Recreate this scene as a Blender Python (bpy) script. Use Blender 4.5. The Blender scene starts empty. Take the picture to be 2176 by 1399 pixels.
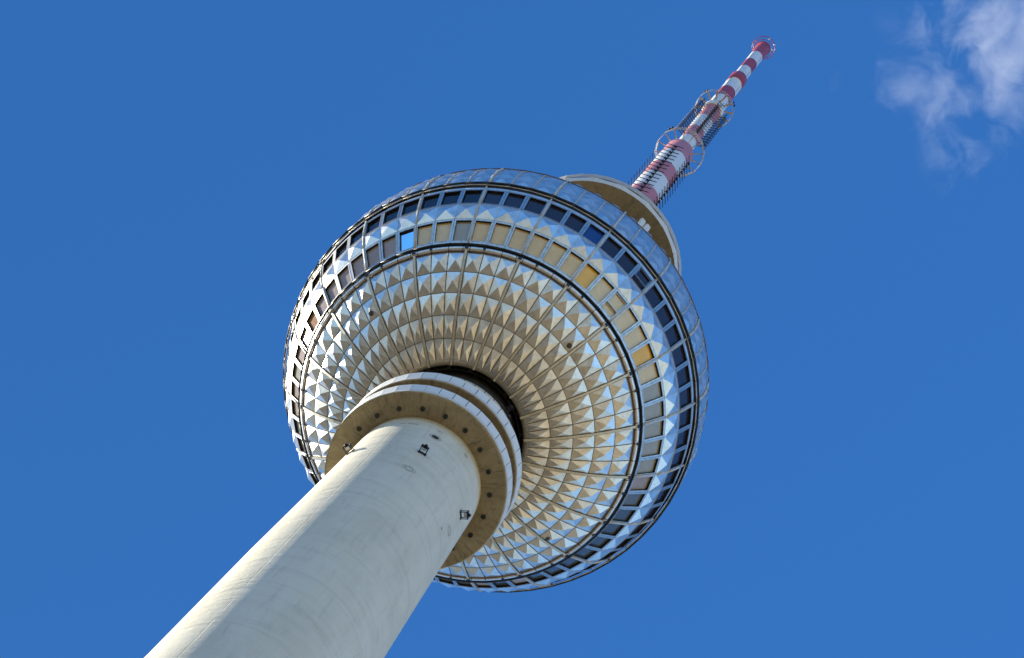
import bpy, bmesh, math, random
from mathutils import Vector, Matrix
random.seed(7)
R = math.radians
sin, cos, PI = math.sin, math.cos, math.pi
S = bpy.context.scene
COL = S.collection

# ------------------------------------------------------------------ camera
cd = bpy.data.cameras.new('camera')
cam = bpy.data.objects.new('camera', cd); COL.objects.link(cam)
cd.sensor_width = 36.0
cd.lens = 36.0 * 5697.562 / 2176.0
cd.clip_start = 0.5; cd.clip_end = 30000
rx = Vector((0.77969595, -0.59187311, 0.20435375))
ux = Vector((-0.62611376, -0.74084441, 0.24316891))
fx = Vector((-0.0074692, 0.31754651, 0.94821328))
cam.matrix_world = Matrix(((rx.x, ux.x, -fx.x, 0), (rx.y, ux.y, -fx.y, -67.9037), (rx.z, ux.z, -fx.z, 1.7), (0, 0, 0, 1)))
S.camera = cam

# ------------------------------------------------------------------ sky and sun
SUN_AZ, SUN_EL = 141.0, 33.0          # azimuth counted from +X towards +Y
w = bpy.data.worlds.new('World'); S.world = w; w.use_nodes = True
nt = w.node_tree
sky = nt.nodes.new('ShaderNodeTexSky'); sky.sky_type = 'NISHITA'; sky.sun_disc = False
sky.sun_elevation = R(SUN_EL); sky.sun_rotation = R(90 - SUN_AZ)
sky.air_density = 1.0; sky.dust_density = 0.0; sky.ozone_density = 4.0; sky.altitude = 50
hs = nt.nodes.new('ShaderNodeHueSaturation'); hs.inputs['Saturation'].default_value = 1.22
bg = nt.nodes['Background']; bg.inputs['Strength'].default_value = 0.083
nt.links.new(sky.outputs[0], hs.inputs['Color']); 
gain = nt.nodes.new('ShaderNodeMix'); gain.data_type = 'RGBA'; gain.blend_type = 'MULTIPLY'; gain.inputs['Factor'].default_value = 1.0
gain.inputs[7].default_value = (0.79, 0.88, 1.0, 1.0)
nt.links.new(hs.outputs[0], gain.inputs[6])
tc = nt.nodes.new('ShaderNodeTexCoord'); dp = nt.nodes.new('ShaderNodeVectorMath'); dp.operation = 'DOT_PRODUCT'
dp.inputs[1].default_value = (cos(R(SUN_AZ)) * cos(R(SUN_EL)), sin(R(SUN_AZ)) * cos(R(SUN_EL)), sin(R(SUN_EL)))
nt.links.new(tc.outputs['Generated'], dp.inputs[0])
pol = nt.nodes.new('ShaderNodeMapRange'); pol.inputs['From Min'].default_value = 0.45; pol.inputs['From Max'].default_value = 0.85
pol.inputs['To Min'].default_value = 1.38; pol.inputs['To Max'].default_value = 0.77
nt.links.new(dp.outputs['Value'], pol.inputs['Value'])
pm = nt.nodes.new('ShaderNodeVectorMath'); pm.operation = 'SCALE'
nt.links.new(gain.outputs[2], pm.inputs[0]); nt.links.new(pol.outputs[0], pm.inputs['Scale']); nt.links.new(pm.outputs[0], bg.inputs['Color'])
ld = bpy.data.lights.new('sun', 'SUN'); ld.energy = 4.6; ld.angle = R(0.53); ld.color = (1.0, 0.92, 0.74)
sun = bpy.data.objects.new('sun', ld); COL.objects.link(sun)
sd = Vector((cos(R(SUN_AZ)) * cos(R(SUN_EL)), sin(R(SUN_AZ)) * cos(R(SUN_EL)), sin(R(SUN_EL))))
sun.rotation_euler = sd.to_track_quat('Z', 'Y').to_euler()
sun.location = sd * 600
S.view_settings.view_transform = 'Standard'; S.view_settings.look = 'None'
S.view_settings.exposure = 1.2; S.view_settings.gamma = 1.0
S.render.engine = 'CYCLES'
S.cycles.use_denoising = True
S.cycles.max_bounces = 6; S.cycles.glossy_bounces = 4; S.cycles.volume_bounces = 1; S.cycles.volume_step_rate = 0.2; S.cycles.volume_max_steps = 256

# ------------------------------------------------------------------ constants of the tower
H = 192.705                    # height of the sphere's centre
PHI0 = R(232.753)              # azimuth of the first rib
RS = 15.85                     # radius at the panel seams
def az(a): return PHI0 + R(a)
def cyl(a, r, z): return Vector((r * cos(az(a)), r * sin(az(a)), z))
def sph(th, a, r=RS): return Vector((r * sin(R(th)) * cos(az(a)), r * sin(R(th)) * sin(az(a)), H - r * cos(R(th))))

# ------------------------------------------------------------------ helpers
class MB:
    """collects shapes that become one mesh"""
    def __init__(self): self.v = []; self.f = []; self.m = []; self.s = []; self.t = []
    def face(self, pts, m=0, smooth=False, t=0.0):
        n = len(self.v); self.v += [tuple(p) for p in pts]
        self.f.append(tuple(range(n, n + len(pts)))); self.m.append(m); self.s.append(smooth); self.t.append(t)
    def grid(self, rows, closed_u=False, m=0, smooth=True, t=0.0, flip=False):
        n = len(self.v); W = len(rows[0])
        for r in rows: self.v += [tuple(p) for p in r]
        for i in range(len(rows) - 1):
            for j in range(W if closed_u else W - 1):
                k = (j + 1) % W
                q = (n + i * W + j, n + i * W + k, n + (i + 1) * W + k, n + (i + 1) * W + j)
                self.f.append(q[::-1] if flip else q)
                self.m.append(m if not callable(m) else m(i)); self.s.append(smooth); self.t.append(t)
    def lathe(self, prof, n=160, m=0, smooth=True, off=0.0):
        """profile of (r, z) or 'sharp' runs given as a list of lists; the order upward has outward normals"""
        runs = prof if isinstance(prof[0], list) else [prof]
        for run in runs:
            rows = [[cyl(off + 360.0 * j / n, r, z) for j in range(n)] for r, z in run]
            self.grid(rows, True, m, smooth)
    def box(self, c, ex, ey, ez, m=0):
        c = Vector(c); P = {}
        for i in (-1, 1):
            for j in (-1, 1):
                for k in (-1, 1): P[i, j, k] = c + ex * i + ey * j + ez * k
        for q in (((-1,-1,-1),(-1,1,-1),(1,1,-1),(1,-1,-1)), ((-1,-1,1),(1,-1,1),(1,1,1),(-1,1,1)),
                  ((-1,-1,-1),(1,-1,-1),(1,-1,1),(-1,-1,1)), ((-1,1,-1),(-1,1,1),(1,1,1),(1,1,-1)),
                  ((-1,-1,-1),(-1,-1,1),(-1,1,1),(-1,1,-1)), ((1,-1,-1),(1,1,-1),(1,1,1),(1,-1,1))):
            self.face([P[x] for x in q], m)
    def bar(self, a, b, r, n=8, m=0, cap=True):
        a, b = Vector(a), Vector(b); d = (b - a).normalized()
        u = d.orthogonal().normalized(); v = d.cross(u)
        ra = [[p + u * (r * cos(2 * PI * k / n)) + v * (r * sin(2 * PI * k / n)) for k in range(n)] for p in (a, b)]
        self.grid(ra, True, m, n > 5)
        if cap: self.face(ra[0][::-1], m); self.face(ra[1], m)
    def beam(self, a, b, wx, wy, up, m=0):
        a, b = Vector(a), Vector(b); d = b - a; x = d.cross(up).normalized(); y = x.cross(d).normalized()
        self.box((a + b) / 2, d / 2, x * wx / 2, y * wy / 2, m)
    def ring(self, r, z, rad, n=120, k=8, m=0, off=0.0, smooth=True):
        rows = []
        for i in range(n + 1):
            a = off + 360.0 * i / n
            rows.append([cyl(a, r + rad * cos(2 * PI * j / k), z + rad * sin(2 * PI * j / k)) for j in range(k)])
        self.grid(rows, True, m, smooth, flip=True)
    def sweep(self, pts, side, wx, wy, m=0):
        """rectangular bar along points; side = list of side vectors, wx along side, wy along the normal"""
        rows = []
        for i, p in enumerate(pts):
            d = (pts[min(i + 1, len(pts) - 1)] - pts[max(i - 1, 0)]).normalized()
            s = side.normalized(); nn = s.cross(d).normalized()
            rows.append([p + s * (wx / 2 * a) + nn * (wy / 2 * b) for a, b in ((-1, -1), (1, -1), (1, 1), (-1, 1))])
        self.grid(rows, True, m, False)
        self.face(rows[0][::-1], m); self.face(rows[-1], m)
    def build(self, name, mats, parent=None):
        me = bpy.data.meshes.new(name)
        me.from_pydata(self.v, [], self.f)
        if not isinstance(mats, (list, tuple)): mats = [mats]
        for x in mats: me.materials.append(x)
        me.polygons.foreach_set('material_index', self.m)
        me.polygons.foreach_set('use_smooth', self.s)
        at = me.attributes.new('tint', 'FLOAT', 'FACE'); at.data.foreach_set('value', self.t)
        bm = bmesh.new(); bm.from_mesh(me)
        bmesh.ops.remove_doubles(bm, verts=bm.verts, dist=1e-4) if any(self.s) else None
        bm.to_mesh(me); bm.free()
        o = bpy.data.objects.new(name, me); COL.objects.link(o)
        if parent is not None: o.parent = parent
        return o
def tag(o, label=None, cat=None, group=None, kind=None):
    if label: o['label'] = label
    if cat: o['category'] = cat
    if group: o['group'] = group
    if kind: o['kind'] = kind
    return o
def empty(name, label, cat, group=None, loc=(0, 0, 0)):
    o = bpy.data.objects.new(name, None); COL.objects.link(o); o.location = loc
    o.empty_display_size = 1.0
    return tag(o, label, cat, group)
def part_at(o, root):
    """parent a mesh built in world coordinates to a root that stands elsewhere"""
    o.parent = root; o.matrix_parent_inverse = Matrix.Translation(-root.location); return o

# ------------------------------------------------------------------ materials
class NT:
    def __init__(self, name):
        self.mat = bpy.data.materials.new(name); self.mat.use_nodes = True
        self.t = self.mat.node_tree; self.b = self.t.nodes['Principled BSDF']
    def n(self, kind, **kw):
        x = self.t.nodes.new(kind)
        for k, v in kw.items(): setattr(x, k, v)
        return x
    def l(self, a, b): self.t.links.new(a, b)
    def val(self, sock, x):
        if hasattr(x, 'links') or hasattr(x, 'is_linked'): self.l(x, sock)
        else: sock.default_value = x
    def math(self, op, a, b=None, clamp=False):
        x = self.n('ShaderNodeMath', operation=op, use_clamp=clamp); self.val(x.inputs[0], a)
        if b is not None: self.val(x.inputs[1], b)
        return x.outputs[0]
    def coord(self): return self.n('ShaderNodeTexCoord').outputs['Object']
    def mapping(self, v, sc):
        x = self.n('ShaderNodeMapping'); x.inputs['Scale'].default_value = sc; self.l(v, x.inputs['Vector']); return x.outputs[0]
    def noise(self, v, scale, detail=5.0, rough=0.6, dist=0.0):
        x = self.n('ShaderNodeTexNoise'); self.l(v, x.inputs['Vector'])
        x.inputs['Scale'].default_value = scale; x.inputs['Detail'].default_value = detail
        x.inputs['Roughness'].default_value = rough; x.inputs['Distortion'].default_value = dist
        return x.outputs['Fac']
    def ramp(self, f, stops):
        x = self.n('ShaderNodeValToRGB'); self.l(f, x.inputs[0]); e = x.color_ramp.elements
        while len(e) > 1: e.remove(e[-1])
        for i, (p, c) in enumerate(stops):
            q = e[0] if i == 0 else e.new(p); q.position = p; q.color = (*c, 1) if len(c) == 3 else c
        return x.outputs[0]
    def mix(self, f, a, b, mode='MIX'):
        x = self.n('ShaderNodeMix', data_type='RGBA', blend_type=mode)
        self.val(x.inputs['Factor'], f)
        for s, y in ((x.inputs[6], a), (x.inputs[7], b)):
            if isinstance(y, tuple): s.default_value = (*y, 1)
            else: self.l(y, s)
        return x.outputs[2]
    def bump(self, h, strength, dist):
        x = self.n('ShaderNodeBump'); x.inputs['Strength'].default_value = strength; x.inputs['Distance'].default_value = dist
        self.l(h, x.inputs['Height']); self.l(x.outputs[0], self.b.inputs['Normal'])
    def set(self, **kw):
        for k, v in kw.items(): self.val(self.b.inputs[k.replace('_', ' ')], v if not isinstance(v, tuple) else (*v, 1))
        return self.mat

def grey(v): return (v, v, v)
def m_cladding(name='brushed_steel_panel', extra=0.0, tint=1.0):
    q = NT(name); co = q.coord()
    n1 = q.noise(co, 1.6, 6, 0.65, 0.4); n2 = q.noise(co, 9.0, 5, 0.7)
    at = q.n('ShaderNodeAttribute', attribute_name='tint').outputs['Fac']
    col = q.ramp(n1, [(0.30, (0.60, 0.58, 0.54)), (0.52, (0.78, 0.77, 0.73)), (0.75, (0.86, 0.85, 0.82))])
    col = q.mix(q.math('MULTIPLY', q.ramp(n2, [(0.52, grey(0)), (0.70, grey(1))]), 0.35), col, (0.46, 0.43, 0.38))
    col = q.mix(q.math('MULTIPLY', at, tint, True), col, (0.56, 0.52, 0.46))
    ro = q.math('ADD', q.math('MULTIPLY', n1, 0.18), 0.205 + extra)
    ro = q.math('ADD', ro, q.math('MULTIPLY', n2, 0.12))
    q.bump(n2, 0.04, 0.02)
    met = q.math('SUBTRACT', 0.93, q.math('MULTIPLY', at, 0.55 * tint), True)
    return q.set(Base_Color=col, Metallic=met, Roughness=ro)
def m_metal(name, c, rough, metallic=1.0, var=0.25, scale=6.0):
    q = NT(name); n1 = q.noise(q.coord(), scale, 5, 0.65)
    col = q.mix(q.math('MULTIPLY', q.ramp(n1, [(0.42, grey(0)), (0.68, grey(1))]), var), c, tuple(x * 0.45 for x in c))
    return q.set(Base_Color=col, Metallic=metallic, Roughness=q.math('ADD', q.math('MULTIPLY', n1, 0.25), rough - 0.12))
def m_paint(name, c, rough=0.5, var=0.2, scale=1.2, dirt=(0.30, 0.26, 0.20)):
    q = NT(name); co = q.coord(); n1 = q.noise(co, scale, 6, 0.65)
    st = q.noise(q.mapping(co, (3.0, 3.0, 0.25)), 1.5, 4, 0.6)
    col = q.mix(q.math('MULTIPLY', q.ramp(n1, [(0.40, grey(0)), (0.72, grey(1))]), var), c, tuple(a * 0.6 + b * 0.4 for a, b in zip(c, dirt)))
    col = q.mix(q.math('MULTIPLY', q.ramp(st, [(0.50, grey(0)), (0.75, grey(1))]), var), col, tuple(a * 0.55 + b * 0.3 for a, b in zip(c, dirt)))
    return q.set(Base_Color=col, Roughness=rough)
def m_shaft():
    q = NT('shaft_concrete'); co = q.coord()
    sep = q.n('ShaderNodeSeparateXYZ'); q.l(co, sep.inputs[0])
    ang = q.math('ARCTAN2', sep.outputs[1], sep.outputs[0])
    cmb = q.n('ShaderNodeCombineXYZ'); q.l(q.math('MULTIPLY', ang, 4.8), cmb.inputs[0]); q.l(sep.outputs[2], cmb.inputs[1])
    uv = cmb.outputs[0]
    big = q.noise(q.mapping(uv, (0.35, 0.10, 1)), 1.0, 5, 0.6)
    lift = q.noise(q.mapping(uv, (0.15, 1.3, 1)), 1.0, 5, 0.7, 0.5)
    fine = q.noise(q.mapping(uv, (1.2, 1.6, 1)), 2.2, 7, 0.7, 0.3)
    streak = q.noise(q.mapping(uv, (2.6, 0.22, 1)), 1.0, 6, 0.65, 0.6)
    rust = q.noise(q.mapping(uv, (0.4, 0.9, 1)), 0.9, 6, 0.7, 0.8)
    col = q.ramp(big, [(0.30, (0.645, 0.59, 0.455)), (0.50, (0.715, 0.66, 0.52)), (0.72, (0.755, 0.70, 0.57))])
    col = q.mix(q.math('MULTIPLY', q.ramp(lift, [(0.50, grey(0)), (0.66, grey(1))]), 0.22), col, (0.40, 0.35, 0.27))
    col = q.mix(q.math('MULTIPLY', q.ramp(streak, [(0.54, grey(0)), (0.74, grey(1))]), 0.28), col, (0.34, 0.31, 0.25))
    col = q.mix(q.math('MULTIPLY', q.ramp(rust, [(0.60, grey(0)), (0.76, grey(1))]), 0.30), col, (0.42, 0.31, 0.17))
    col = q.mix(q.math('MULTIPLY', q.ramp(fine, [(0.30, grey(1)), (0.48, grey(0))]), 0.25), col, (0.66, 0.64, 0.58))
    # browner band right under the platform, its edge broken by noise
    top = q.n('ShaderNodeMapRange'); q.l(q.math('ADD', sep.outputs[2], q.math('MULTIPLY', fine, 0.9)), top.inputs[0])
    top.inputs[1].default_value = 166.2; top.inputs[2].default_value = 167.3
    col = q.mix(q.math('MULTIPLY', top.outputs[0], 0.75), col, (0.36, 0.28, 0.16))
    # vertical formwork joints
    fr = q.math('FRACT', q.math('ADD', q.math('MULTIPLY', ang, 3 / (2 * PI)), 0.6217))
    wob = q.math('MULTIPLY', q.math('SUBTRACT', q.noise(q.mapping(uv, (0.0, 0.35, 0)), 1.0, 4), 0.5), 0.01)
    dist = q.math('ABSOLUTE', q.math('SUBTRACT', q.math('ADD', fr, wob), 0.5))
    joint = q.ramp(dist, [(0.0, grey(1)), (0.0025, grey(0))])
    brk = q.ramp(q.noise(q.mapping(uv, (0.2, 0.10, 0)), 1.0, 3), [(0.40, grey(0)), (0.52, grey(1))])
    jm = q.math('MULTIPLY', joint, brk)
    col = q.mix(q.math('MULTIPLY', jm, 0.22), col, (0.25, 0.22, 0.17))
    h = q.math('ADD', q.math('MULTIPLY', lift, 1.0), q.math('MULTIPLY', fine, 0.35))
    h = q.math('SUBTRACT', h, q.math('MULTIPLY', jm, 0.8))
    q.bump(h, 0.7, 0.20)
    return q.set(Base_Color=col, Roughness=0.85)
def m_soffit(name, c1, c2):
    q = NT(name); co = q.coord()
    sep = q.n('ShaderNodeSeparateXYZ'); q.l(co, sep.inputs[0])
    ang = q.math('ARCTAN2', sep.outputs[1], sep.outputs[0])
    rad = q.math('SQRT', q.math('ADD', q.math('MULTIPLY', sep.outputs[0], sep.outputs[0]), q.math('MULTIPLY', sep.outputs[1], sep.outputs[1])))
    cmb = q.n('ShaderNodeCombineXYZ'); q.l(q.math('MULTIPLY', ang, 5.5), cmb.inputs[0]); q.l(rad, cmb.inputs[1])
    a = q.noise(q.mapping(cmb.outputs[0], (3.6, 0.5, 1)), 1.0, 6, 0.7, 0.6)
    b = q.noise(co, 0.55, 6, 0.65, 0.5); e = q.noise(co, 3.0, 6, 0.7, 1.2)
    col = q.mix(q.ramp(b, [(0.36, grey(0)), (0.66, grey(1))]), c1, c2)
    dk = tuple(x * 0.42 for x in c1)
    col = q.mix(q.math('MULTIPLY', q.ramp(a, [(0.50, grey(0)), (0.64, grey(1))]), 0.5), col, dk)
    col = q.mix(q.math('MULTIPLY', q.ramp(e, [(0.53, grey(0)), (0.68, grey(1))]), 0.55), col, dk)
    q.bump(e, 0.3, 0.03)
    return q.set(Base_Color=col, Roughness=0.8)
def m_glass(name, c, rough=0.06, spec=0.6, metallic=0.0, var=0.2):
    q = NT(name); co = q.coord(); n1 = q.noise(co, 0.9, 4, 0.6, 0.8)
    col = q.mix(q.math('MULTIPLY', q.ramp(n1, [(0.40, grey(0)), (0.62, grey(1))]), var), c, tuple(x * 0.62 for x in c))
    q.bump(q.noise(co, 0.7, 2), 0.02, 0.05)
    return q.set(Base_Color=col, Roughness=rough, Specular_IOR_Level=spec, Metallic=metallic)
def m_ground():
    q = NT('city_ground'); co = q.coord()
    a = q.noise(co, 0.018, 6, 0.65); b = q.noise(co, 0.11, 6, 0.7)
    v = q.n('ShaderNodeTexVoronoi', feature='F1'); v.inputs['Scale'].default_value = 0.022; q.l(co, v.inputs['Vector'])
    sp = q.n('ShaderNodeSeparateColor'); q.l(v.outputs['Color'], sp.inputs[0])
    col = q.ramp(sp.outputs[0], [(0.0, (0.15, 0.125, 0.09)), (0.22, (0.06, 0.05, 0.038)), (0.5, (0.20, 0.16, 0.105)), (0.66, (0.03, 0.028, 0.018)), (0.86, (0.17, 0.115, 0.07)), (1.0, (0.12, 0.105, 0.08))])
    for n_ in (x for x in q.t.nodes if x.type == 'VALTORGB'): n_.color_ramp.interpolation = 'CONSTANT'
    col = q.mix(q.math('MULTIPLY', q.ramp(a, [(0.42, grey(0)), (0.6, grey(1))]), 0.5), col, (0.06, 0.055, 0.035))
    col = q.mix(q.math('MULTIPLY', b, 0.4), col, (0.13, 0.11, 0.08))
    return q.set(Base_Color=col, Roughness=0.9)

M = dict(
    clad=m_cladding(), clad_top=m_cladding('weathered_steel_panel', -0.03, 0.6),
    frame=m_metal('window_frame_metal', (0.60, 0.59, 0.57), 0.42, 1.0, 0.55, 4.0),
    rib=m_metal('rib_metal', (0.66, 0.61, 0.50), 0.45, 0.55, 0.35, 5.0),
    white_rib=m_paint('pale_rib_paint', (0.62, 0.60, 0.54), 0.35, 0.35, 4.0),
    chrome=m_metal('gutter_steel', (0.82, 0.83, 0.84), 0.44, 1.0, 0.3, 3.0),
    brown=m_metal('bronze_rail', (0.20, 0.13, 0.08), 0.42, 0.6, 0.3, 6.0),
    black=m_metal('black_rail', (0.018, 0.018, 0.020), 0.40, 0.2, 0.2, 6.0),
    seam=m_paint('panel_joint', (0.075, 0.062, 0.045), 0.7, 0.3),
    gasket=m_paint('black_gasket', (0.010, 0.009, 0.009), 0.6, 0.1),
    core=m_paint('dark_interior', (0.012, 0.011, 0.010), 0.9, 0.2),
    shaft=m_shaft(),
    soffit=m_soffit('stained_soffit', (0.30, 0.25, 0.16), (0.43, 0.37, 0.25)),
    soffit_top=m_soffit('dark_tan_soffit', (0.24, 0.195, 0.115), (0.28, 0.23, 0.14)),  # darker tan for the underside of the top platform
    fascia=m_paint('white_fascia_panel', (0.82, 0.81, 0.76), 0.35, 0.10, 0.8),
    lip=m_paint('pale_fascia_lip', (0.72, 0.715, 0.67), 0.5, 0.25, 1.5),
    grey_fascia=m_paint('weathered_fascia', (0.50, 0.485, 0.44), 0.6, 0.35, 1.0),
    drum=m_metal('bronze_drum', (0.40, 0.31, 0.19), 0.35, 0.7, 0.4, 1.2),
    pipe=m_metal('brass_pipe', (0.62, 0.52, 0.36), 0.35, 0.8, 0.25, 2.0),
    lamp=m_paint('dark_lamp_glass', (0.035, 0.035, 0.032), 0.35, 0.3, 6.0),
    white=m_paint('white_mast_paint', (0.80, 0.81, 0.80), 0.4, 0.08, 0.5),
    pink=m_paint('faded_red_paint', (0.60, 0.21, 0.22), 0.45, 0.25, 0.6, (0.4, 0.3, 0.3)),
    red=m_paint('red_mast_paint', (0.42, 0.045, 0.045), 0.4, 0.22, 0.6, (0.2, 0.05, 0.05)),
    beige=m_paint('beige_steel', (0.56, 0.44, 0.28), 0.5, 0.3, 3.0),
    pale=m_paint('pale_steel', (0.54, 0.53, 0.50), 0.5, 0.3, 3.0),
    antenna=m_metal('dark_antenna_steel', (0.028, 0.028, 0.045), 0.45, 0.3, 0.3, 8.0),
    ground=m_ground(),
    plaster=m_paint('warm_plaster', (0.58, 0.485, 0.29), 0.8, 0.3, 0.05), brick=m_paint('red_brick', (0.44, 0.335, 0.185), 0.8, 0.3, 0.05), tar=m_paint('roof_felt', (0.05, 0.043, 0.034), 0.85, 0.3, 0.05), stone=m_paint('pale_stone', (0.55, 0.51, 0.40), 0.8, 0.3, 0.05),
)
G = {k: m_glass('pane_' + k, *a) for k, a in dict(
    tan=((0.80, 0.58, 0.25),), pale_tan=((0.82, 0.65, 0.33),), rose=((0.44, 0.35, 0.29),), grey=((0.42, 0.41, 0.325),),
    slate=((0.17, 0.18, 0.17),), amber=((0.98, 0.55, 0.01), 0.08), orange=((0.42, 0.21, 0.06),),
    blue=((0.62, 0.82, 0.95), 0.05, 0.9, 1.0), navy=((0.028, 0.028, 0.045), 0.05, 0.55), cobalt_reflection=((0.012, 0.05, 0.24), 0.07, 0.8),  # blue and cobalt have the sky's reflection put into the colour
    ink=((0.012, 0.013, 0.017), 0.05, 0.5), white=((0.62, 0.56, 0.54), 0.2), dark_reflection=((0.095, 0.108, 0.112), 0.05, 0.7)).items()}  # the last tone stands in for a dark blue sky reflection

# ------------------------------------------------------------------ ground
g = MB(); n = 96
rows = [[Vector((r * cos(2 * PI * k / n), r * sin(2 * PI * k / n), 0)) for k in range(n)] for r in (12000, 3000, 800, 200, 60, 12)]
g.grid(rows, True, 0, False); g.face(rows[-1])
tag(g.build('ground', M['ground']), kind='structure')

# city boxes added outside the frame, toned for their reflections in the steel panels
rc = random.Random(3); cm = MB()
for ix in range(-20, 21):
    for iy in range(-20, 21):
        x, y = ix * 44 + rc.uniform(-5, 5), iy * 44 + rc.uniform(-5, 5)
        d0 = math.hypot(x, y)
        if d0 < 58 or math.hypot(x, y + 68) < 42 or d0 > 860 or rc.random() < .16: continue
        hgt = rc.choice((16, 20, 22, 24, 28, 36)) * rc.uniform(.85, 1.15)
        rot = R(42 + rc.choice((0, 0, 0, 8))); e1 = Vector((cos(rot), sin(rot), 0)) * rc.uniform(9, 16); e2 = Vector((-sin(rot), cos(rot), 0)) * rc.uniform(9, 16)
        mt = rc.choice((0, 0, 1, 2))
        cm.box((x, y, hgt / 2), e1, e2, Vector((0, 0, hgt / 2)), mt)
        top = Vector((x, y, hgt + .4)); cm.box(top, e1 * .96, e2 * .96, Vector((0, 0, .4)), 3)
tag(cm.build('reflection_city_blocks', [M['plaster'], M['brick'], M['stone'], M['tar']]), kind='structure')

# ------------------------------------------------------------------ the tower
T = empty('television_tower', 'tall concrete television tower with a faceted steel sphere and a red and white mast', 'tower')

# shaft
sh = MB()
prof = [(16, 0.02), (13, 4), (10.6, 12), (8.9, 25), (7.6, 45), (6.6, 70), (5.8, 98), (5.45, 112), (5.2, 125), (4.98, 142), (4.72, 154.5), (4.5, 166.9), (4.4, 180), (4.3, 190)]
pr = []
for (r0, z0), (r1, z1) in zip(prof, prof[1:]):
    k = max(1, int((z1 - z0) / 4))
    pr += [(r0 + (r1 - r0) * i / k, z0 + (z1 - z0) * i / k) for i in range(k)]
pr.append(prof[-1])
sh.lathe(pr, 192)
shaft = sh.build('shaft', M['shaft'], T)
def shaft_r(z):
    for (r0, z0), (r1, z1) in zip(prof, prof[1:]):
        if z0 <= z <= z1: return r0 + (r1 - r0) * (z - z0) / (z1 - z0)
# plugged openings in the shaft: an outer ring and a round hole
def on_shaft(a, z, dx, dz, out=0.0):
    r = shaft_r(z + dz) + out
    return cyl(a + math.degrees(dx / r), r, z + dz)
def disc_on_shaft(mb, a, z, r0, r1, out, n=28, m=0):
    rows = [[on_shaft(a, z, r * cos(2 * PI * k / n), r * sin(2 * PI * k / n), out) for k in range(n)] for r in (r1, max(r0, 0.001))]
    mb.grid(rows, True, m, False)
for a, z, rh, rr in ((27.4, 164.0, 0.26, 0.44), (27.2, 165.34, 0.06, 0.22), (57.1, 165.43, 0.06, 0.18), (78.1, 154.98, 0.05, 0.12)):
    m = MB(); disc_on_shaft(m, a, z, 0, rh, 0.012, m=0)
    disc_on_shaft(m, a, z, rr - 0.022, rr, 0.010, m=1)
    if rh > 0.2: disc_on_shaft(m, a, z, rr * 0.74, rr * 0.74 + 0.018, 0.010, m=1)
    m.build('porthole', [M['core'], M['seam']], T)
for a, z in ((27.4, 156.68), (87.4, 156.77)):
    m = MB(); disc_on_shaft(m, a, z, 0.27, 0.31, 0.010, m=0); disc_on_shaft(m, a, z, 0.45, 0.465, 0.010, m=0)
    m.build('plugged_opening', [M['seam']], T)
for i0, i1 in ((0, 12), (16, 39)):
    m = MB(); pts = [(353.0 + 15.5 * i / 39, 165.14 + 0.05 * sin(i * 1.15) + random.uniform(-.015, .015)) for i in range(i0, i1 + 1)]
    for p, q in zip(pts, pts[1:]): m.bar(on_shaft(p[0], p[1], 0, 0, 0.0), on_shaft(q[0], q[1], 0, 0, 0.0), 0.018, 5)
    m.build('crack', M['seam'], shaft)

# the two ring platforms under the sphere
def fascia(r0, r1, z0, z1, n, name, mat, parent, gap=0.5, off=0.0):
    m = MB(); step = 360.0 / n
    for k in range(n):
        a0, a1 = off + k * step + gap * step / 100, off + (k + 1) * step - gap * step / 100
        P = [cyl(a0, r0, z0), cyl(a1, r0, z0), cyl(a1, r1, z1), cyl(a0, r1, z1)]
        Q = [cyl(a, r - 0.05, z) for a, r, z in ((a0, r0, z0), (a1, r0, z0), (a1, r1, z1), (a0, r1, z1))]
        m.face(P, 0, False, random.uniform(0, .1))
        for i in range(4):
            j = (i + 1) % 4; m.face([P[j], P[i], Q[i], Q[j]])
    return m.build(name, mat, parent)
zb = 166.80
m = MB()
m.lathe([[(4.45, zb + .03), (6.10, zb), (6.19, zb)], [(6.19, zb), (6.19, zb + 0.10)]], 200, 0)
m.lathe([[(6.19, zb + .10), (6.27, zb + .10)], [(6.27, zb + .10), (6.27, zb + .40)], [(6.27, zb + .40), (6.16, zb + .40)]], 40, 1, False, 5.4)
m.lathe([[(6.235, zb + .405), (6.235, zb + .50)]], 40, 2, False, 5.4)
m.lathe([[(6.16, zb + .40), (6.16, zb + 1.42)], [(6.16, zb + 1.42), (5.72, zb + 1.42)], [(5.72, zb + 1.42), (5.72, zb + 3.45)]], 200, 2)
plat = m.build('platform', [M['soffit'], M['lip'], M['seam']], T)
fascia(6.25, 6.34, zb + .49, zb + 1.44, 40, 'fascia', M['fascia'], plat, 2.4, 5.4)
for k in range(20):
    a = 6.5 + 18 * k; c = cyl(a, 5.11, zb - 0.02)
    d = MB(); nn = 20
    rr = [[c + Vector((r * cos(2 * PI * j / nn), r * sin(2 * PI * j / nn), z)) for j in range(nn)] for r, z in ((0.175, .04), (0.175, -.05), (0.135, -.05), (0.13, -.02), (0.001, -.02))]
    d.grid(rr, True, 0, False)
    for j in range(-2, 3): d.box(c + Vector((0.05 * j, 0, -0.04)), Vector((.008, 0, 0)), Vector((0, 0.115 - 0.02 * abs(j), 0)), Vector((0, 0, .008)), 1)
    d.build('downlight', [M['lamp'], M['gasket']], plat)
z2 = 169.95
m = MB()
m.lathe([[(5.72, z2 + .02), (6.12, z2), (6.19, z2)], [(6.19, z2), (6.19, z2 + .05)]], 200, 0)
m.lathe([[(6.19, z2 + .05), (6.27, z2 + .05)], [(6.27, z2 + .05), (6.27, z2 + .34)], [(6.27, z2 + .34), (6.16, z2 + .34)]], 40, 1, False, 5.4)
m.lathe([[(6.235, z2 + .345), (6.235, z2 + .44)]], 40, 2, False, 5.4)
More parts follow.
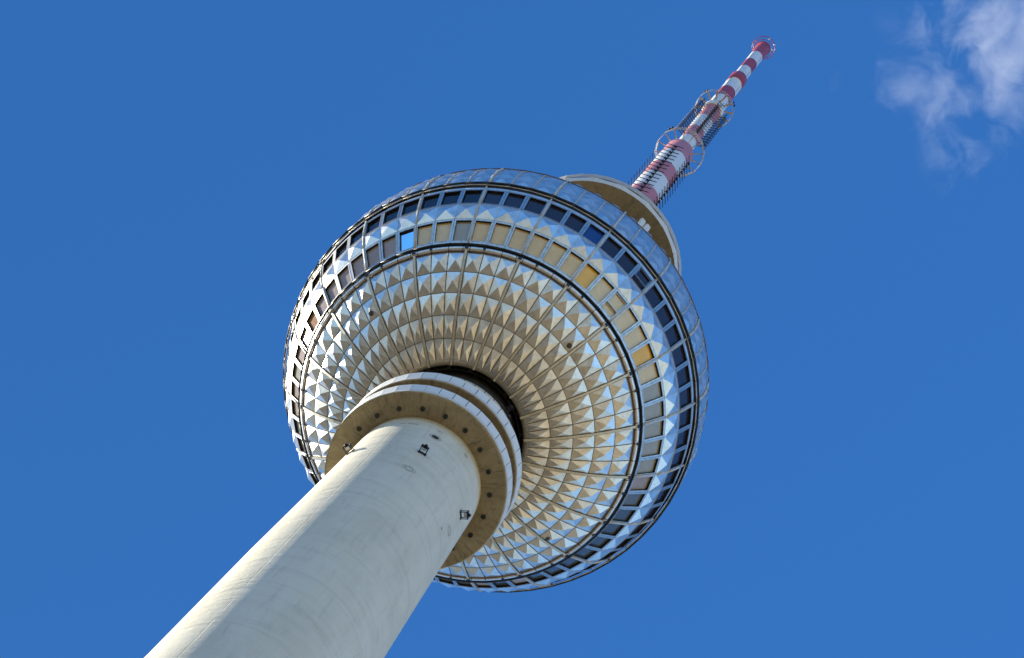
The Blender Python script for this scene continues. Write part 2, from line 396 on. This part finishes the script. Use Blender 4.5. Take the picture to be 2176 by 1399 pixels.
m.lathe([[(6.16, z2 + .34), (6.16, z2 + 1.36)], [(6.2, z2 + 1.36), (5.0, z2 + 1.40)]], 200, 2)
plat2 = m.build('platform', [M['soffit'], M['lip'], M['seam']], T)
fascia(6.25, 6.34, z2 + .43, z2 + 1.38, 40, 'fascia', M['fascia'], plat2, 2.4, 5.4)

# drum that runs up into the sphere, with its pipes
m = MB(); m.lathe([[(4.85, z2 + 1.39), (4.9, 174.3), (4.72, 175.6)]], 160, 0); m.lathe([[(4.72, 175.6), (4.45, 176.4), (4.45, 179.5)]], 160, 1)
drum = m.build('drum', [M['drum'], M['core']], T)
m = MB(); m.ring(5.06, 174.75, 0.17, 160, 12); m.build('pipe', M['pipe'], drum)
m = MB(); m.ring(5.12, 173.6, 0.07, 160, 8); m.ring(5.10, 173.2, 0.05, 160, 8); m.build('pipe', M['chrome'], drum)
for k in range(40):
    a = 9 * k; m = MB(); m.beam(cyl(a, 4.9, 174.3), cyl(a, 5.25, 174.70), 0.06, 0.05, Vector((0, 0, 1)))
    m.build('pipe_bracket', M['seam'], drum)

# dark inside of the sphere
m = MB()
m.lathe([[(4.4, H - 13.9), (5.6, H - 14.35)]], 160, 0)
rows = [[sph(th, 360.0 * j / 160, 15.42) for j in range(160)] for th in [21 + 4 * i for i in range(34)]]
m.grid(rows, True, 0, True)
core = m.build('sphere_core', M['core'], T)
m = MB()
for k in range(40):
    a = 9 * k + 2
    m.beam(cyl(a, 4.5, H - 14.15), cyl(a, 5.5, H - 14.75), 0.12, 0.35, Vector((0, 0, 1)))
    if k % 2: m.box(cyl(a + 4, 5.0, H - 14.5), cyl(a + 4, .22, 0), Vector((-sin(az(a + 4)), cos(az(a + 4)), 0)) * .14, Vector((0, 0, .16)))
m.ring(4.75, H - 14.6, 0.07, 120, 6); m.ring(5.25, H - 14.75, 0.05, 120, 6)
m.build('neck_girder', M['gasket'], core)

# cladding of four-sided pyramids, 60 to a row
def clad_row(mb, t0, t1, hgt):
    for k in range(60):
        a0, a1 = 6 * k + .02, 6 * k + 5.98
        c = [sph(t0, a0), sph(t0, a1), sph(t1, a1), sph(t1, a0)]
        half = 0.5 * (c[1] - c[0]).length
        hh = hgt * random.uniform(.93, 1.07)
        ap = sph((t0 + t1) / 2 + random.uniform(-.05, .05), 6 * k + 3 + random.uniform(-.05, .05), RS * cos(R(1.5)) + hh)
        tt = random.uniform(0, .22) if random.random() < .85 else random.uniform(.2, .5)
        for i in range(4): mb.face([c[i], c[(i + 1) % 4], ap], 0, False, min(.6, max(0, tt + random.uniform(-.05, .05))))
LOW = [19.8, 25.8, 31.9, 38.0, 44.1, 50.2]
UP = [80.4 + 6.1 * i for i in range(13)]
m = MB()
for t0, t1 in zip(LOW, LOW[1:]): clad_row(m, t0, t1, 0.225)
m.build('sphere_cladding', M['clad'], T)
m = MB(); clad_row(m, 62.35, 68.4, 0.20); m.build('sphere_cladding', M['clad_top'], T)
m = MB()
for t0, t1 in zip(UP, UP[1:]): clad_row(m, t0, t1, 0.165)
m.build('sphere_cladding', M['clad_top'], T)
m = MB()
m.lathe([[(sph(t, 0, 15.8).xy.length, sph(t, 0, 15.8).z) for t in (153.4, 158, 164)]], 60, 0, False)
m.build('roof_cap', M['clad'], T)
# rim of the neck opening, with its rivets
m = MB()
p0, p1, p2 = (sph(19.0, 0, 15.86), sph(19.85, 0, 15.9), sph(19.0, 0, 15.3))
m.lathe([[(p2.xy.length, p2.z), (p0.xy.length, p0.z)], [(p0.xy.length, p0.z), (p1.xy.length, p1.z)]], 240, 0)
for k in range(60):
    for da in (1.6, 3.0, 4.4):
        p = sph(20.35, 6 * k + da, RS + .03); d = (p - Vector((0, 0, H))).normalized()
        m.bar(p - d * .06, p + d * .035, 0.022, 6, 1)
m.build('neck_rim', [M['rib'], M['gasket']], T)
# joints between the panels
m = MB()
for t in LOW[1:-1]: p = sph(t, 0, RS + .005); m.ring(p.xy.length, p.z, 0.020, 60, 4, 0, 0, False)
for k in range(60):
    if k % 3:
        s = Vector((-sin(az(6 * k)), cos(az(6 * k)), 0))
        m.sweep([sph(t, 6 * k, RS + .005) for t in LOW], s, .036, .045)
m.build('panel_joint', M['seam'], T)
m = MB()
for t in (62.3, 68.45): p = sph(t, 0, RS + .0); m.ring(p.xy.length, p.z, 0.016, 60, 4, 0, 0, False)
for k in range(60):
    if k % 3:
        s = Vector((-sin(az(6 * k)), cos(az(6 * k)), 0))
        m.sweep([sph(t, 6 * k, RS + .004) for t in (62.35, 68.4)], s, .03, .03)
m.build('panel_joint', M['rib'], T)
# main ribs: every third meridian
for k in range(20):
    a = 18 * k; s = Vector((-sin(az(a)), cos(az(a)), 0)); m = MB()
    pl = [sph(t, a, RS + .05) for t in [18.9] + [19.8 + i * (50.4 - 19.8) / 10 for i in range(11)]]
    m.sweep(pl, s, .17, .14, 0)
    m.sweep([p - s * .10 - (p - Vector((0, 0, H))).normalized() * .03 for p in pl], s, .035, .10, 1)
    m.sweep([p + s * .10 - (p - Vector((0, 0, H))).normalized() * .03 for p in pl], s, .035, .10, 1)
    pts = [sph(t, a, RS + .05) for t in (52.6, 62.3, 68.45, 78.2)]
    for p, q in zip(pts, pts[1:]): m.bar(p, q, .075, 8, 2, True)
    pts = [sph(t, a, RS + .09) for t in [79.6] + UP]
    for p, q in zip(pts, pts[1:]): m.bar(p, q, .085, 8, 2, True)
    m.build('rib', [M['rib'], M['seam'], M['white_rib']], T)
for k in range(60):
    if k % 3 == 0: continue
    m = MB(); pts = [sph(t, 6 * k, RS + .05) for t in [80.0] + UP]
    for p, q in zip(pts, pts[1:]): m.bar(p, q, .040, 6, 0, True)
    m.build('rib', M['white_rib'], T)

# cleaning rails, each with a steel gutter behind it
def rail(th_out, r_out, th_in, r_in, th_g, r_g, g_rad, inner_mat, in_rad, out_rad):
    m = MB(); N = 60
    for k in range(N):
        m.bar(sph(th_out, 6 * k, r_out), sph(th_out, 6 * k + 6, r_out), out_rad, 8, 0)
        m.bar(sph(th_in, 6 * k, r_in), sph(th_in, 6 * k + 6, r_in), in_rad, 8, 1)
        offs = (-1.15, 1.15) if k % 3 == 0 else (0,)
        for o_ in offs:
            a = 6 * k + o_; s = Vector((-sin(az(a)), cos(az(a)), 0))
            m.sweep([sph(th_in, a, r_in), sph((th_in + th_out) / 2, a, r_out - .05), sph(th_out, a, r_out)], s, .05, .09, 0)
        if k % 3 == 0:
            c = sph((th_in + th_out) / 2, 6 * k, r_out - .06)
            m.box(c, Vector((-sin(az(6 * k)), cos(az(6 * k)), 0)) * .14, (sph(60, 6 * k) - sph(59, 6 * k)).normalized() * .12, (c - Vector((0, 0, H))).normalized() * .08, 0)
        elif k % 3 == 1:
            c = sph((th_in + th_out) / 2, 6 * k, r_out - .03)
            m.box(c, Vector((-sin(az(6 * k)), cos(az(6 * k)), 0)) * .10, (sph(60, 6 * k) - sph(59, 6 * k)).normalized() * .10, (c - Vector((0, 0, H))).normalized() * .05, 0)
    o = m.build('cleaning_rail', [M['black'], inner_mat], T)
    p = sph(th_g, 0, r_g); gm = MB(); gm.ring(p.xy.length, p.z, g_rad, 180, 20)
    gm.build('gutter', M['chrome'], o)
rail(52.35, 16.02, 50.25, 15.93, 51.15, 15.76, 0.25, M['brown'], 0.04, .078)
rail(79.0, 16.10, 78.2, 16.02, 77.5, 15.50, 0.34, M['rib'], 0.034, .085)
m = MB(); p = sph(98.75, 0, 15.98); m.ring(p.xy.length, p.z, 0.045, 60, 6); m.build('cleaning_rail', M['brown'], T)
m = MB(); a_, b_ = sph(78.9, 0, 15.55), sph(80.6, 0, 15.72); m.lathe([(a_.xy.length, a_.z), (b_.xy.length, b_.z)], 120); m.build('shadow_gap', M['gasket'], T)

# windows: two rows of sixty; the hundred nearest are parts of their own
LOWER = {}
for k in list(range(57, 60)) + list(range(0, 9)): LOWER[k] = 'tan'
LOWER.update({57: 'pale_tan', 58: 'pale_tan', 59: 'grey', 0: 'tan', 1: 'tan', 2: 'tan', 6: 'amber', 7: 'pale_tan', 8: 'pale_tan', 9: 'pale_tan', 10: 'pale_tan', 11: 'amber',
              12: 'pale_tan', 13: 'grey', 14: 'grey', 15: 'grey', 16: 'grey', 17: 'grey', 18: 'rose', 19: 'slate', 20: 'dark_reflection', 21: 'dark_reflection', 22: 'dark_reflection', 23: 'dark_reflection',
              24: 'dark_reflection', 25: 'dark_reflection', 26: 'dark_reflection', 27: 'white', 28: 'dark_reflection', 29: 'white', 56: 'blue', 55: 'rose', 54: 'rose', 53: 'rose', 52: 'rose', 51: 'rose', 50: 'rose',
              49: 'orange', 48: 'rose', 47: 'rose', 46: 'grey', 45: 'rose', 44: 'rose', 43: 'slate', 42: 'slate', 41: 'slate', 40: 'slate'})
UPPER = {5: 'cobalt_reflection'}
def window_mesh(k, t0, t1, p0, p1, frame, pane, split):
    a = 6 * k
    o = [sph(t0, a + .06), sph(t0, a + 5.94), sph(t1, a + 5.94), sph(t1, a + .06)]
    i = [sph(p0, a + .62), sph(p0, a + 5.38), sph(p1, a + 5.38), sph(p1, a + .62)]
    nrm = (o[1] - o[0]).cross(o[3] - o[0]).normalized()
    if nrm.dot(o[0] - Vector((0, 0, H))) < 0: nrm = -nrm
    for q in range(4):                          # press the inner corners into the frame's plane
        i[q] -= nrm * (i[q] - o[0]).dot(nrm)
    for q in range(4):
        r_ = (q + 1) % 4
        frame.face([o[q], o[r_], i[r_], i[q]], 0)
        frame.face([i[q], i[r_], i[r_] - nrm * .17, i[q] - nrm * .17], 1)
        frame.face([o[r_], o[q], o[q] - nrm * .10, o[r_] - nrm * .10], 0)
    mid = [(i[q] - (i[0] + i[2]) / 2) for q in range(4)]
    cc = (i[0] + i[2]) / 2
    for q in range(4):                          # thin raised bead round the opening
        r_ = (q + 1) % 4
        frame.beam(cc + mid[q] * 1.035 + nrm * .008, cc + mid[r_] * 1.035 + nrm * .008, .045, .03, nrm, 0)
    d = nrm * -.16
    tilt = nrm * random.uniform(-.015, .015); tl2 = nrm * random.uniform(-.01, .01)
    pane.face([i[0] + d + tilt, i[1] + d + tl2, i[2] + d - tilt, i[3] + d - tl2], 0)
    if split:
        f = .36
        L, Rr = i[0].lerp(i[3], f), i[1].lerp(i[2], f)
        frame.beam(L - nrm * .02, Rr - nrm * .02, .07, .12, nrm, 0)
        u0, u1, u2, u3 = L, Rr, i[2], i[3]; c = (u0 + u2) / 2
        for p, q in ((u0, u1), (u1, u2), (u2, u3), (u3, u0)):
            frame.beam(c + (p - c) * .90 - nrm * .06, c + (q - c) * .90 - nrm * .06, .04, .05, nrm, 0)
order = []
for k in range(60):
    dv = abs((6 * k + 3 - 37 + 180) % 360 - 180)
    order.append((dv * .55, k, 0)); order.append((dv, k, 1))
order.sort()
rest_f, rest_p = MB(), MB()
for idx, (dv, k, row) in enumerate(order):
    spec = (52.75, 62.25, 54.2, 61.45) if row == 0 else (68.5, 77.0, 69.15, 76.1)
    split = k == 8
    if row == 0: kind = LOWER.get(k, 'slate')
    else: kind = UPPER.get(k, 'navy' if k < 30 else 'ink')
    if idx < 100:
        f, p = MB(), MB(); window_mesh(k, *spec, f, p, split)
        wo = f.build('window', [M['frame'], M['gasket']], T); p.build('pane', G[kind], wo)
        if kind in ('amber', 'cobalt_reflection', 'blue', 'orange', 'white'):
            wo['label'] = {'amber': 'window with an amber pane', 'cobalt_reflection': 'window with a pane coloured as a deep blue sky reflection', 'blue': 'window with a mirror pane tinted bright blue as a sky reflection', 'orange': 'window with a brown orange pane', 'white': 'window with a white pane'}[kind]
        elif split: wo['label'] = 'window with a cross bar and a smaller sash'
    else: window_mesh(k, *spec, rest_f, rest_p, split)
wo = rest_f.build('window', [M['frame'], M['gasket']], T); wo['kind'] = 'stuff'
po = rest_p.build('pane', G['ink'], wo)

# round vents in three of the lower panels
for th, a in ((39.7, 320.6), (39.2, 51.4), (40.2, 141.9)):
    c = sph(th, a, RS + .05); d = (c - Vector((0, 0, H))).normalized(); m = MB()
    m.bar(c, c + d * .10, .19, 20, 0); m.bar(c + d * .08, c + d * .13, .13, 16, 1)
    m.build('vent', [M['seam'], M['lamp']], T)

# platform above the sphere and the column that carries it
m = MB(); m.lathe([[(4.6, H + 14.5), (4.4, H + 37.3)]], 96); m.build('column', M['shaft'], T)
zt = H + 37.15
m = MB()
m.lathe([[(4.3, zt + .35), (8.02, zt)], [(8.02, zt), (8.12, zt)]], 160, 0)
m.lathe([[(8.04, zt + .01), (8.04, zt + 1.5)]], 160, 2)
m.lathe([[(8.30, zt + .70), (8.28, zt + .80)], [(8.1, zt + 1.55), (1.5, zt + 1.7)]], 160, 2)
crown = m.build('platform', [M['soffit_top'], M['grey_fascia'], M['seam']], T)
fascia(8.14, 8.36, zt + .02, zt + .70, 20, 'fascia', M['lip'], crown, 0.4, 4.9)
fascia(8.36, 8.46, zt + .82, zt + 1.58, 40, 'fascia', M['grey_fascia'], crown, 0.5, 5.2)

# mast
def mast_band(mb, r0, r1, z0, z1, mat, n=64):
    k = max(1, int((z1 - z0) / 3))
    mb.lathe([(r0 + (r1 - r0) * i / k, z0 + (z1 - z0) * i / k) for i in range(k + 1)], n, mat)
m = MB()
b = [(230.6, 1.70), (255.5, 1.68), (262.1, 1.66), (268.95, 1.65), (274.95, 1.63), (281.7, 1.62), (287.35, 1.60)]
for i, ((z0, r0), (z1, r1)) in enumerate(zip(b, b[1:])): mast_band(m, r0, r1, z0, z1, [1, 1, 0, 1, 0, 1][i])
m.lathe([[(1.60, 287.35), (0.95, 287.75)]], 64, 0)
b = [(287.75, .95), (294.0, .98), (299.9, 1.03), (307.0, 1.05), (314.4, 1.06)]
for i, ((z0, r0), (z1, r1)) in enumerate(zip(b, b[1:])): mast_band(m, r0, r1, z0, z1, [0, 1, 0, 1][i])
m.lathe([[(1.06, 314.4), (1.24, 314.45)], [(1.24, 314.45), (1.24, 315.9)], [(1.24, 315.9), (1.0, 316.0)]], 64, 0)
b = [(316.0, 1.03), (321.8, 1.03), (328.4, 1.03), (334.8, 1.03)]
for i, ((z0, r0), (z1, r1)) in enumerate(zip(b, b[1:])): mast_band(m, r0, r1, z0, z1, [0, 2, 0][i])
m.lathe([[(1.03, 334.8), (1.10, 334.85)], [(1.10, 334.85), (1.10, 339.5)], [(1.10, 339.5), (.86, 339.9)]], 64, 2)
b = [(339.9, .86), (346.2, .86), (352.3, .86), (358.6, .87), (362, .92), (366.7, 1.0)]
for i, ((z0, r0), (z1, r1)) in enumerate(zip(b, b[1:])): mast_band(m, r0, r1, z0, z1, [0, 2, 0, 2, 2][i])
m.lathe([[(1.0, 366.7), (0.01, 366.9)]], 64, 2)
mast = m.build('mast', [M['white'], M['pink'], M['red']], T)
m = MB()
for a in (348, 82):
    for z0, z1, r in ((316.2, 334.7, 1.045), (340, 358.5, .875)):
        m.bar(cyl(a, r, z0), cyl(a, r, z1), .018, 5)
m.build('cable', M['antenna'], mast)

def service_ring(z, r, n, off, inner, armw, mat_arm, mid_rails, sides):
    m = MB()
    for dz, rad in ((0, .036), (1.05, .024)): m.ring(r, z + dz, rad, sides, 6, 0, off)
    if mid_rails:
        for dz in (.35, .7): m.ring(r, z + dz, .018, sides, 5, 0, off)
    for k in range(n):
        a = off + 360.0 * k / n
        m.bar(cyl(a, r, z), cyl(a, r, z + 1.05), .03, 6)
    o = m.build('service_ring', M['pale'], mast)
    for k in range(n):
        a = off + 360.0 * k / n; q = MB()
        q.beam(cyl(a, inner, z - .02), cyl(a, r, z - .02), armw, .10, Vector((0, 0, 1)))
        q.beam(cyl(a, inner, z - .55), cyl(a, (inner + r) / 2, z - .08), armw * .6, .06, Vector((0, 0, 1)))
        q.build('arm', mat_arm, o)
    return o
service_ring(287.7, 2.68, 14, 14.0, 1.5, .09, M['beige'], True, 14)
service_ring(316.2, 2.26, 12, 10.0, 1.0, .20, M['beige'], False, 48)
m = MB(); m.ring(1.58, 367.6, .045, 60, 6); m.ring(1.28, 366.7, .035, 60, 6); m.ring(1.02, 366.5, .03, 48, 6)
for k in range(7):
    a = 3 + 360 / 7 * k
    m.beam(cyl(a, .95, 366.4), cyl(a, 1.58, 367.6), .05, .05, Vector((0, 0, 1)))
aer = m.build('aerial_ring', M['red'], mast)
m = MB()
for a, r, z in ((30, 1.47, 367.4), (72, 1.58, 367.6), (98, 1.35, 367.1), (305, 1.42, 367.3), (108, 1.15, 366.7)):
    m.beam(cyl(a, r - .12, z - .1), cyl(a + 4, r + .1, z + .1), .10, .10, Vector((0, 0, 1)))
m.build('insulator', M['white'], aer)

# ------------------------------------------------------------------ things mounted on the tower
def array(a, z0, n, step, rm, rd, length, lattice, label, group):
    root = empty('dipole_antenna', label, 'antenna', group, tuple(cyl(a, rd, z0 - step / 2)))
    t = Vector((-sin(az(a)), cos(az(a)), 0)); up = Vector((0, 0, 1)); rad = cyl(a, 1, 0)
    z1 = z0 + n * step
    m = MB()
    if not lattice:
        for s in (-.13, .13): m.bar(cyl(a, rd - .12, z0 - .5) + t * s, cyl(a, rd - .12, z1 - step + .3) + t * s, .030, 5)
        for i in range(n):
            z = z0 + i * step
            m.beam(cyl(a, rm, z + .1), cyl(a, rd, z + .1), .07, .07, up)
            m.box(cyl(a, rd - .1, z + .1), t * .17, rad * .07, up * .09)
    else:
        for s in (-.26, .26): m.bar(cyl(a, rd, z0 - .5) + t * s, cyl(a, rd, z1) + t * s, .028, 6)
        for i in range(n):
            z = z0 + i * step
            for s in (-.26, .26):
                m.bar(cyl(a, rm, z), cyl(a, rd, z + step * .5) + t * s, .02, 5)
                m.bar(cyl(a, rd, z + step * .5) + t * s, cyl(a, rm, z + step), .02, 5)
            m.bar(cyl(a, rm, z), cyl(a, rd, z), .03, 5)
            m.bar(cyl(a, rd, z) - t * .26, cyl(a, rd, z) + t * .26, .03, 5)
    part_at(m.build('mounting_frame', M['antenna']), root)
    for i in range(n):
        z = z0 + i * step; d = MB()
        d.bar(cyl(a, rd, z) - t * length / 2, cyl(a, rd, z) + t * length / 2, .030 if lattice else .042, 6)
        part_at(d.build('dipole', M['antenna']), root)
    return root
GL = 'dipole antennas on the lower mast'
for k, lab in enumerate(('row of black dipole antennas facing the viewer on the thick lower mast', 'row of black dipole antennas along the right edge of the thick lower mast',
                         None, None, 'row of black dipole antennas sticking out left of the thick lower mast')):
    if lab: array((15, 88, 0, 0, 274)[k], 257.2, 15, 1.72, 1.62, 2.02, 1.85, False, lab, GL)
GU = 'lattice antennas on the upper mast'
for a, lab in ((329, 'black lattice antenna left of the narrow mast between the two service rings'), (43, 'black comb like lattice antenna in front of the narrow mast section'),
               (100, 'black lattice antenna right of the narrow mast below the upper service ring')):
    array(a, 293.6, 14, 1.44, 1.03, 1.95, 1.3, True, lab, GU)

def warning_lamp(a, r, z, label):
    root = empty('warning_lamp', label, 'lamp', 'warning lamps on the service rings', tuple(cyl(a, r, z)))
    c = cyl(a, r, z); up = Vector((0, 0, 1)); m = MB()
    m.bar(c, c + up * .12, .10, 10); m.bar(c + up * .12, c + up * .2, .06, 8); part_at(m.build('base', M['black']), root)
    m = MB(); rows = []
    for zz, rr in ((.18, .09), (.26, .135), (.36, .13), (.44, .08), (.47, .005)): rows.append([c + up * zz + Vector((rr * cos(2 * PI * k / 12), rr * sin(2 * PI * k / 12), 0)) for k in range(12)])
    m.grid(rows, True); part_at(m.build('lens', M['lamp']), root)
for a, r, z, lab in ((331, 2.7, 288.8, 'left one of the two dark lamps at the top of the lower service ring'), (338.5, 2.7, 288.8, 'right one of the two dark lamps at the top of the lower service ring'),
                     (66, 2.72, 288.7, 'upper one of the two dark lamps at the right of the lower service ring'), (74, 2.72, 288.7, 'lower one of the two dark lamps at the right of the lower service ring'),
                     (325, 2.28, 317.3, 'left one of the two dark lamps at the top of the upper service ring'), (335, 2.28, 317.3, 'right one of the two dark lamps at the top of the upper service ring'),
                     (72, 2.3, 317.2, 'upper one of the two dark lamps at the right of the upper service ring'), (81, 2.3, 317.2, 'lower one of the two dark lamps at the right of the upper service ring')):
    warning_lamp(a, r, z, lab)

def shaft_fixture(a, z, label):
    r = shaft_r(z); root = empty('beacon', label, 'beacon', 'beacons on the concrete shaft', tuple(cyl(a, r, z)))
    t = Vector((-sin(az(a)), cos(az(a)), 0)); n_ = cyl(a, 1, 0); up = Vector((0, 0, 1)); m = MB()
    o = cyl(a, r - .02, z)
    for s in (-.225, .225):
        for zz in (-.14, .14): m.beam(o + t * s + up * zz, o + t * s + up * zz + n_ * .50, .04, .04, up)
        m.box(o + t * s + n_ * .03, t * .06, n_ * .03, up * .20)
    m.box(o + n_ * .50, t * .27, n_ * .022, up * .19)
    m.box(o + n_ * .05, t * .225, n_ * .015, up * .15)
    part_at(m.build('bracket', M['antenna']), root)
    m = MB(); c = o + n_ * .53
    m.bar(c + t * .02, c + t * .02 + n_ * .10, .13, 14); m.bar(c + t * .02 + n_ * .10, c + t * .02 + n_ * .17, .07, 12); m.box(c - t * .2, t * .06, n_ * .05, up * .10)
    part_at(m.build('lamp_housing', M['black']), root)
    m = MB(); m.box(o + n_ * .36, t * .15, n_ * .10, up * .11); part_at(m.build('control_box', M['frame']), root)
shaft_fixture(27.4, 160.2, 'dark framed beacon on the shaded front of the concrete shaft')
shaft_fixture(88.0, 160.2, 'dark framed beacon near the right edge of the concrete shaft')
shaft_fixture(325.8, 160.35, 'sunlit framed beacon standing off the left edge of the concrete shaft')

def panel_antenna(a, r, ztop, label):
    root = empty('panel_antenna', label, 'antenna', 'white panel antennas under the top platform', tuple(cyl(a, r, ztop - 2.6)))
    t = Vector((-sin(az(a)), cos(az(a)), 0)); n_ = cyl(a, 1, 0); up = Vector((0, 0, 1)); m = MB()
    c = cyl(a, r, ztop)
    sec = [(-.20, -.16), (.20, -.16), (.30, .02), (.20, .18), (-.20, .18), (-.30, .02)]
    rows = []
    for zz, k in ((-2.6, .6), (-2.4, 1), (-1.25, 1), (-1.22, .9), (-1.12, .9), (-1.09, 1), (-.22, 1), (0, .55)):
        rows.append([c + up * zz + t * (x * k) + n_ * (y * k) for x, y in sec])
    m.grid(rows, True, 0, False); m.face(rows[0][::-1]); m.face(rows[-1])
    part_at(m.build('housing', M['fascia']), root)
    m = MB(); m.beam(c - n_ * .3 - up * 2.4, c - n_ * .3 + up * (zt + .2 - ztop), .08, .08, t)
    for zz in (-.5, -2.0): m.beam(c - n_ * .3 + up * zz, c + up * zz, .08, .08, up)
    part_at(m.build('hanger', M['antenna']), root)
panel_antenna(47.3, 7.2, H + 36.75, 'left one of two white panel antennas under the top platform')
panel_antenna(52.5, 7.2, H + 36.75, 'right one of two white panel antennas under the top platform')

# small aerial clamped to the pipe in the neck
root = empty('neck_aerial', 'small dark aerial clamped to the brass pipe in the neck below the sphere', 'antenna', None, tuple(cyl(57, 5.2, 174.3)))
m = MB(); c = cyl(57, 5.35, 174.9); t = Vector((-sin(az(57)), cos(az(57)), 0)); n_ = cyl(57, 1, 0); up = Vector((0, 0, 1))
for i in range(7): m.bar(c + n_ * (.02 + .085 * i) - t * .22, c + n_ * (.02 + .085 * i) + t * .22, .016, 5)
part_at(m.build('dipole', M['antenna']), root)
m = MB(); m.bar(c - n_ * .3, c + n_ * .6, .03, 6); m.box(c - n_ * .1 + t * .45, t * .1, n_ * .1, up * .12); m.box(c - n_ * .1 - t * .4, t * .1, n_ * .08, up * .1)
m.bar(c - n_ * .1 - t * .5, c - n_ * .1 + t * .5, .03, 6)
part_at(m.build('boom', M['antenna']), root)

# ------------------------------------------------------------------ clouds high above
CAMP = Vector((0, -67.9037, 1.7))
def sky_point(px, py, alt):
    d = fx + rx * ((px - 1088) / 5697.562) - ux * ((py - 699.5) / 5697.562)
    return CAMP + d * ((alt - 1.7) / d.z)
ALT = 1800.0
def m_cloud():
    mat = bpy.data.materials.new('cloud_vapour'); mat.use_nodes = True; t = mat.node_tree
    for x in list(t.nodes): t.nodes.remove(x)
    out = t.nodes.new('ShaderNodeOutputMaterial'); pv = t.nodes.new('ShaderNodeVolumePrincipled')
    pv.inputs['Color'].default_value = (1.0, 0.99, 0.96, 1); pv.inputs['Anisotropy'].default_value = 0.5
    t.links.new(pv.outputs[0], out.inputs['Volume'])
    q = NT.__new__(NT); q.t = t
    co = q.coord()
    w1 = q.n('ShaderNodeTexNoise'); q.l(co, w1.inputs['Vector']); w1.inputs['Scale'].default_value = 0.016; w1.inputs['Detail'].default_value = 3
    vm = q.n('ShaderNodeVectorMath', operation='MULTIPLY_ADD'); q.l(w1.outputs['Color'], vm.inputs[0]); vm.inputs[1].default_value = (46, 46, 30); q.l(co, vm.inputs[2])
    n1 = q.noise(q.mapping(vm.outputs[0], (1, 1, 0.7)), 0.034, 14, 0.70, 0.4)
    # soft masses: where in the bank the vapour gathers
    mass = None
    for (px, py, rad, k) in CLOUDS:
        c = sky_point(px, py, ALT) - CORG
        d = q.n('ShaderNodeVectorMath', operation='DISTANCE')
        mp = q.n('ShaderNodeVectorMath', operation='MULTIPLY'); q.l(co, mp.inputs[0]); mp.inputs[1].default_value = (1, 1, 1.5)
        q.l(mp.outputs[0], d.inputs[0]); d.inputs[1].default_value = (c.x, c.y, c.z * 1.5)
        f = q.math('MULTIPLY', q.math('SUBTRACT', 1.0, q.math('DIVIDE', d.outputs['Value'], rad), True), k)
        mass = f if mass is None else q.math('MAXIMUM', mass, f)
    dn = q.math('SUBTRACT', q.math('ADD', mass, q.math('MULTIPLY', n1, 2.2)), 1.27, True)
    dn = q.math('MULTIPLY', dn, q.math('MULTIPLY', mass, 4.0, True))
    q.l(q.math('MULTIPLY', dn, 0.018), pv.inputs['Density'])
    return mat
CLOUDS = [(2120, 100, 60, .50), (2176, 200, 50, .35), (2000, 60, 50, .35), (2110, 60, 46, .62), (2170, 130, 30, .55), (2030, 10, 30, .45), (1930, 190, 40, .38), (2000, 235, 44, .46), (2090, 200, 34, .42), (2040, 330, 34, .40), (2060, 370, 22, .36), (1760, 130, 26, .18), (2140, 270, 34, .30), (2200, 40, 50, .62)]
CORG = sky_point(2030, 190, ALT)
m = MB(); e1 = Vector((rx.x, rx.y, 0)).normalized(); e2 = Vector((-e1.y, e1.x, 0))
m.box((0, 0, 0), e1 * 125, e2 * 125, Vector((0, 0, 34)))
co_ = m.build('clouds', m_cloud()); co_.location = CORG; tag(co_, kind='stuff')
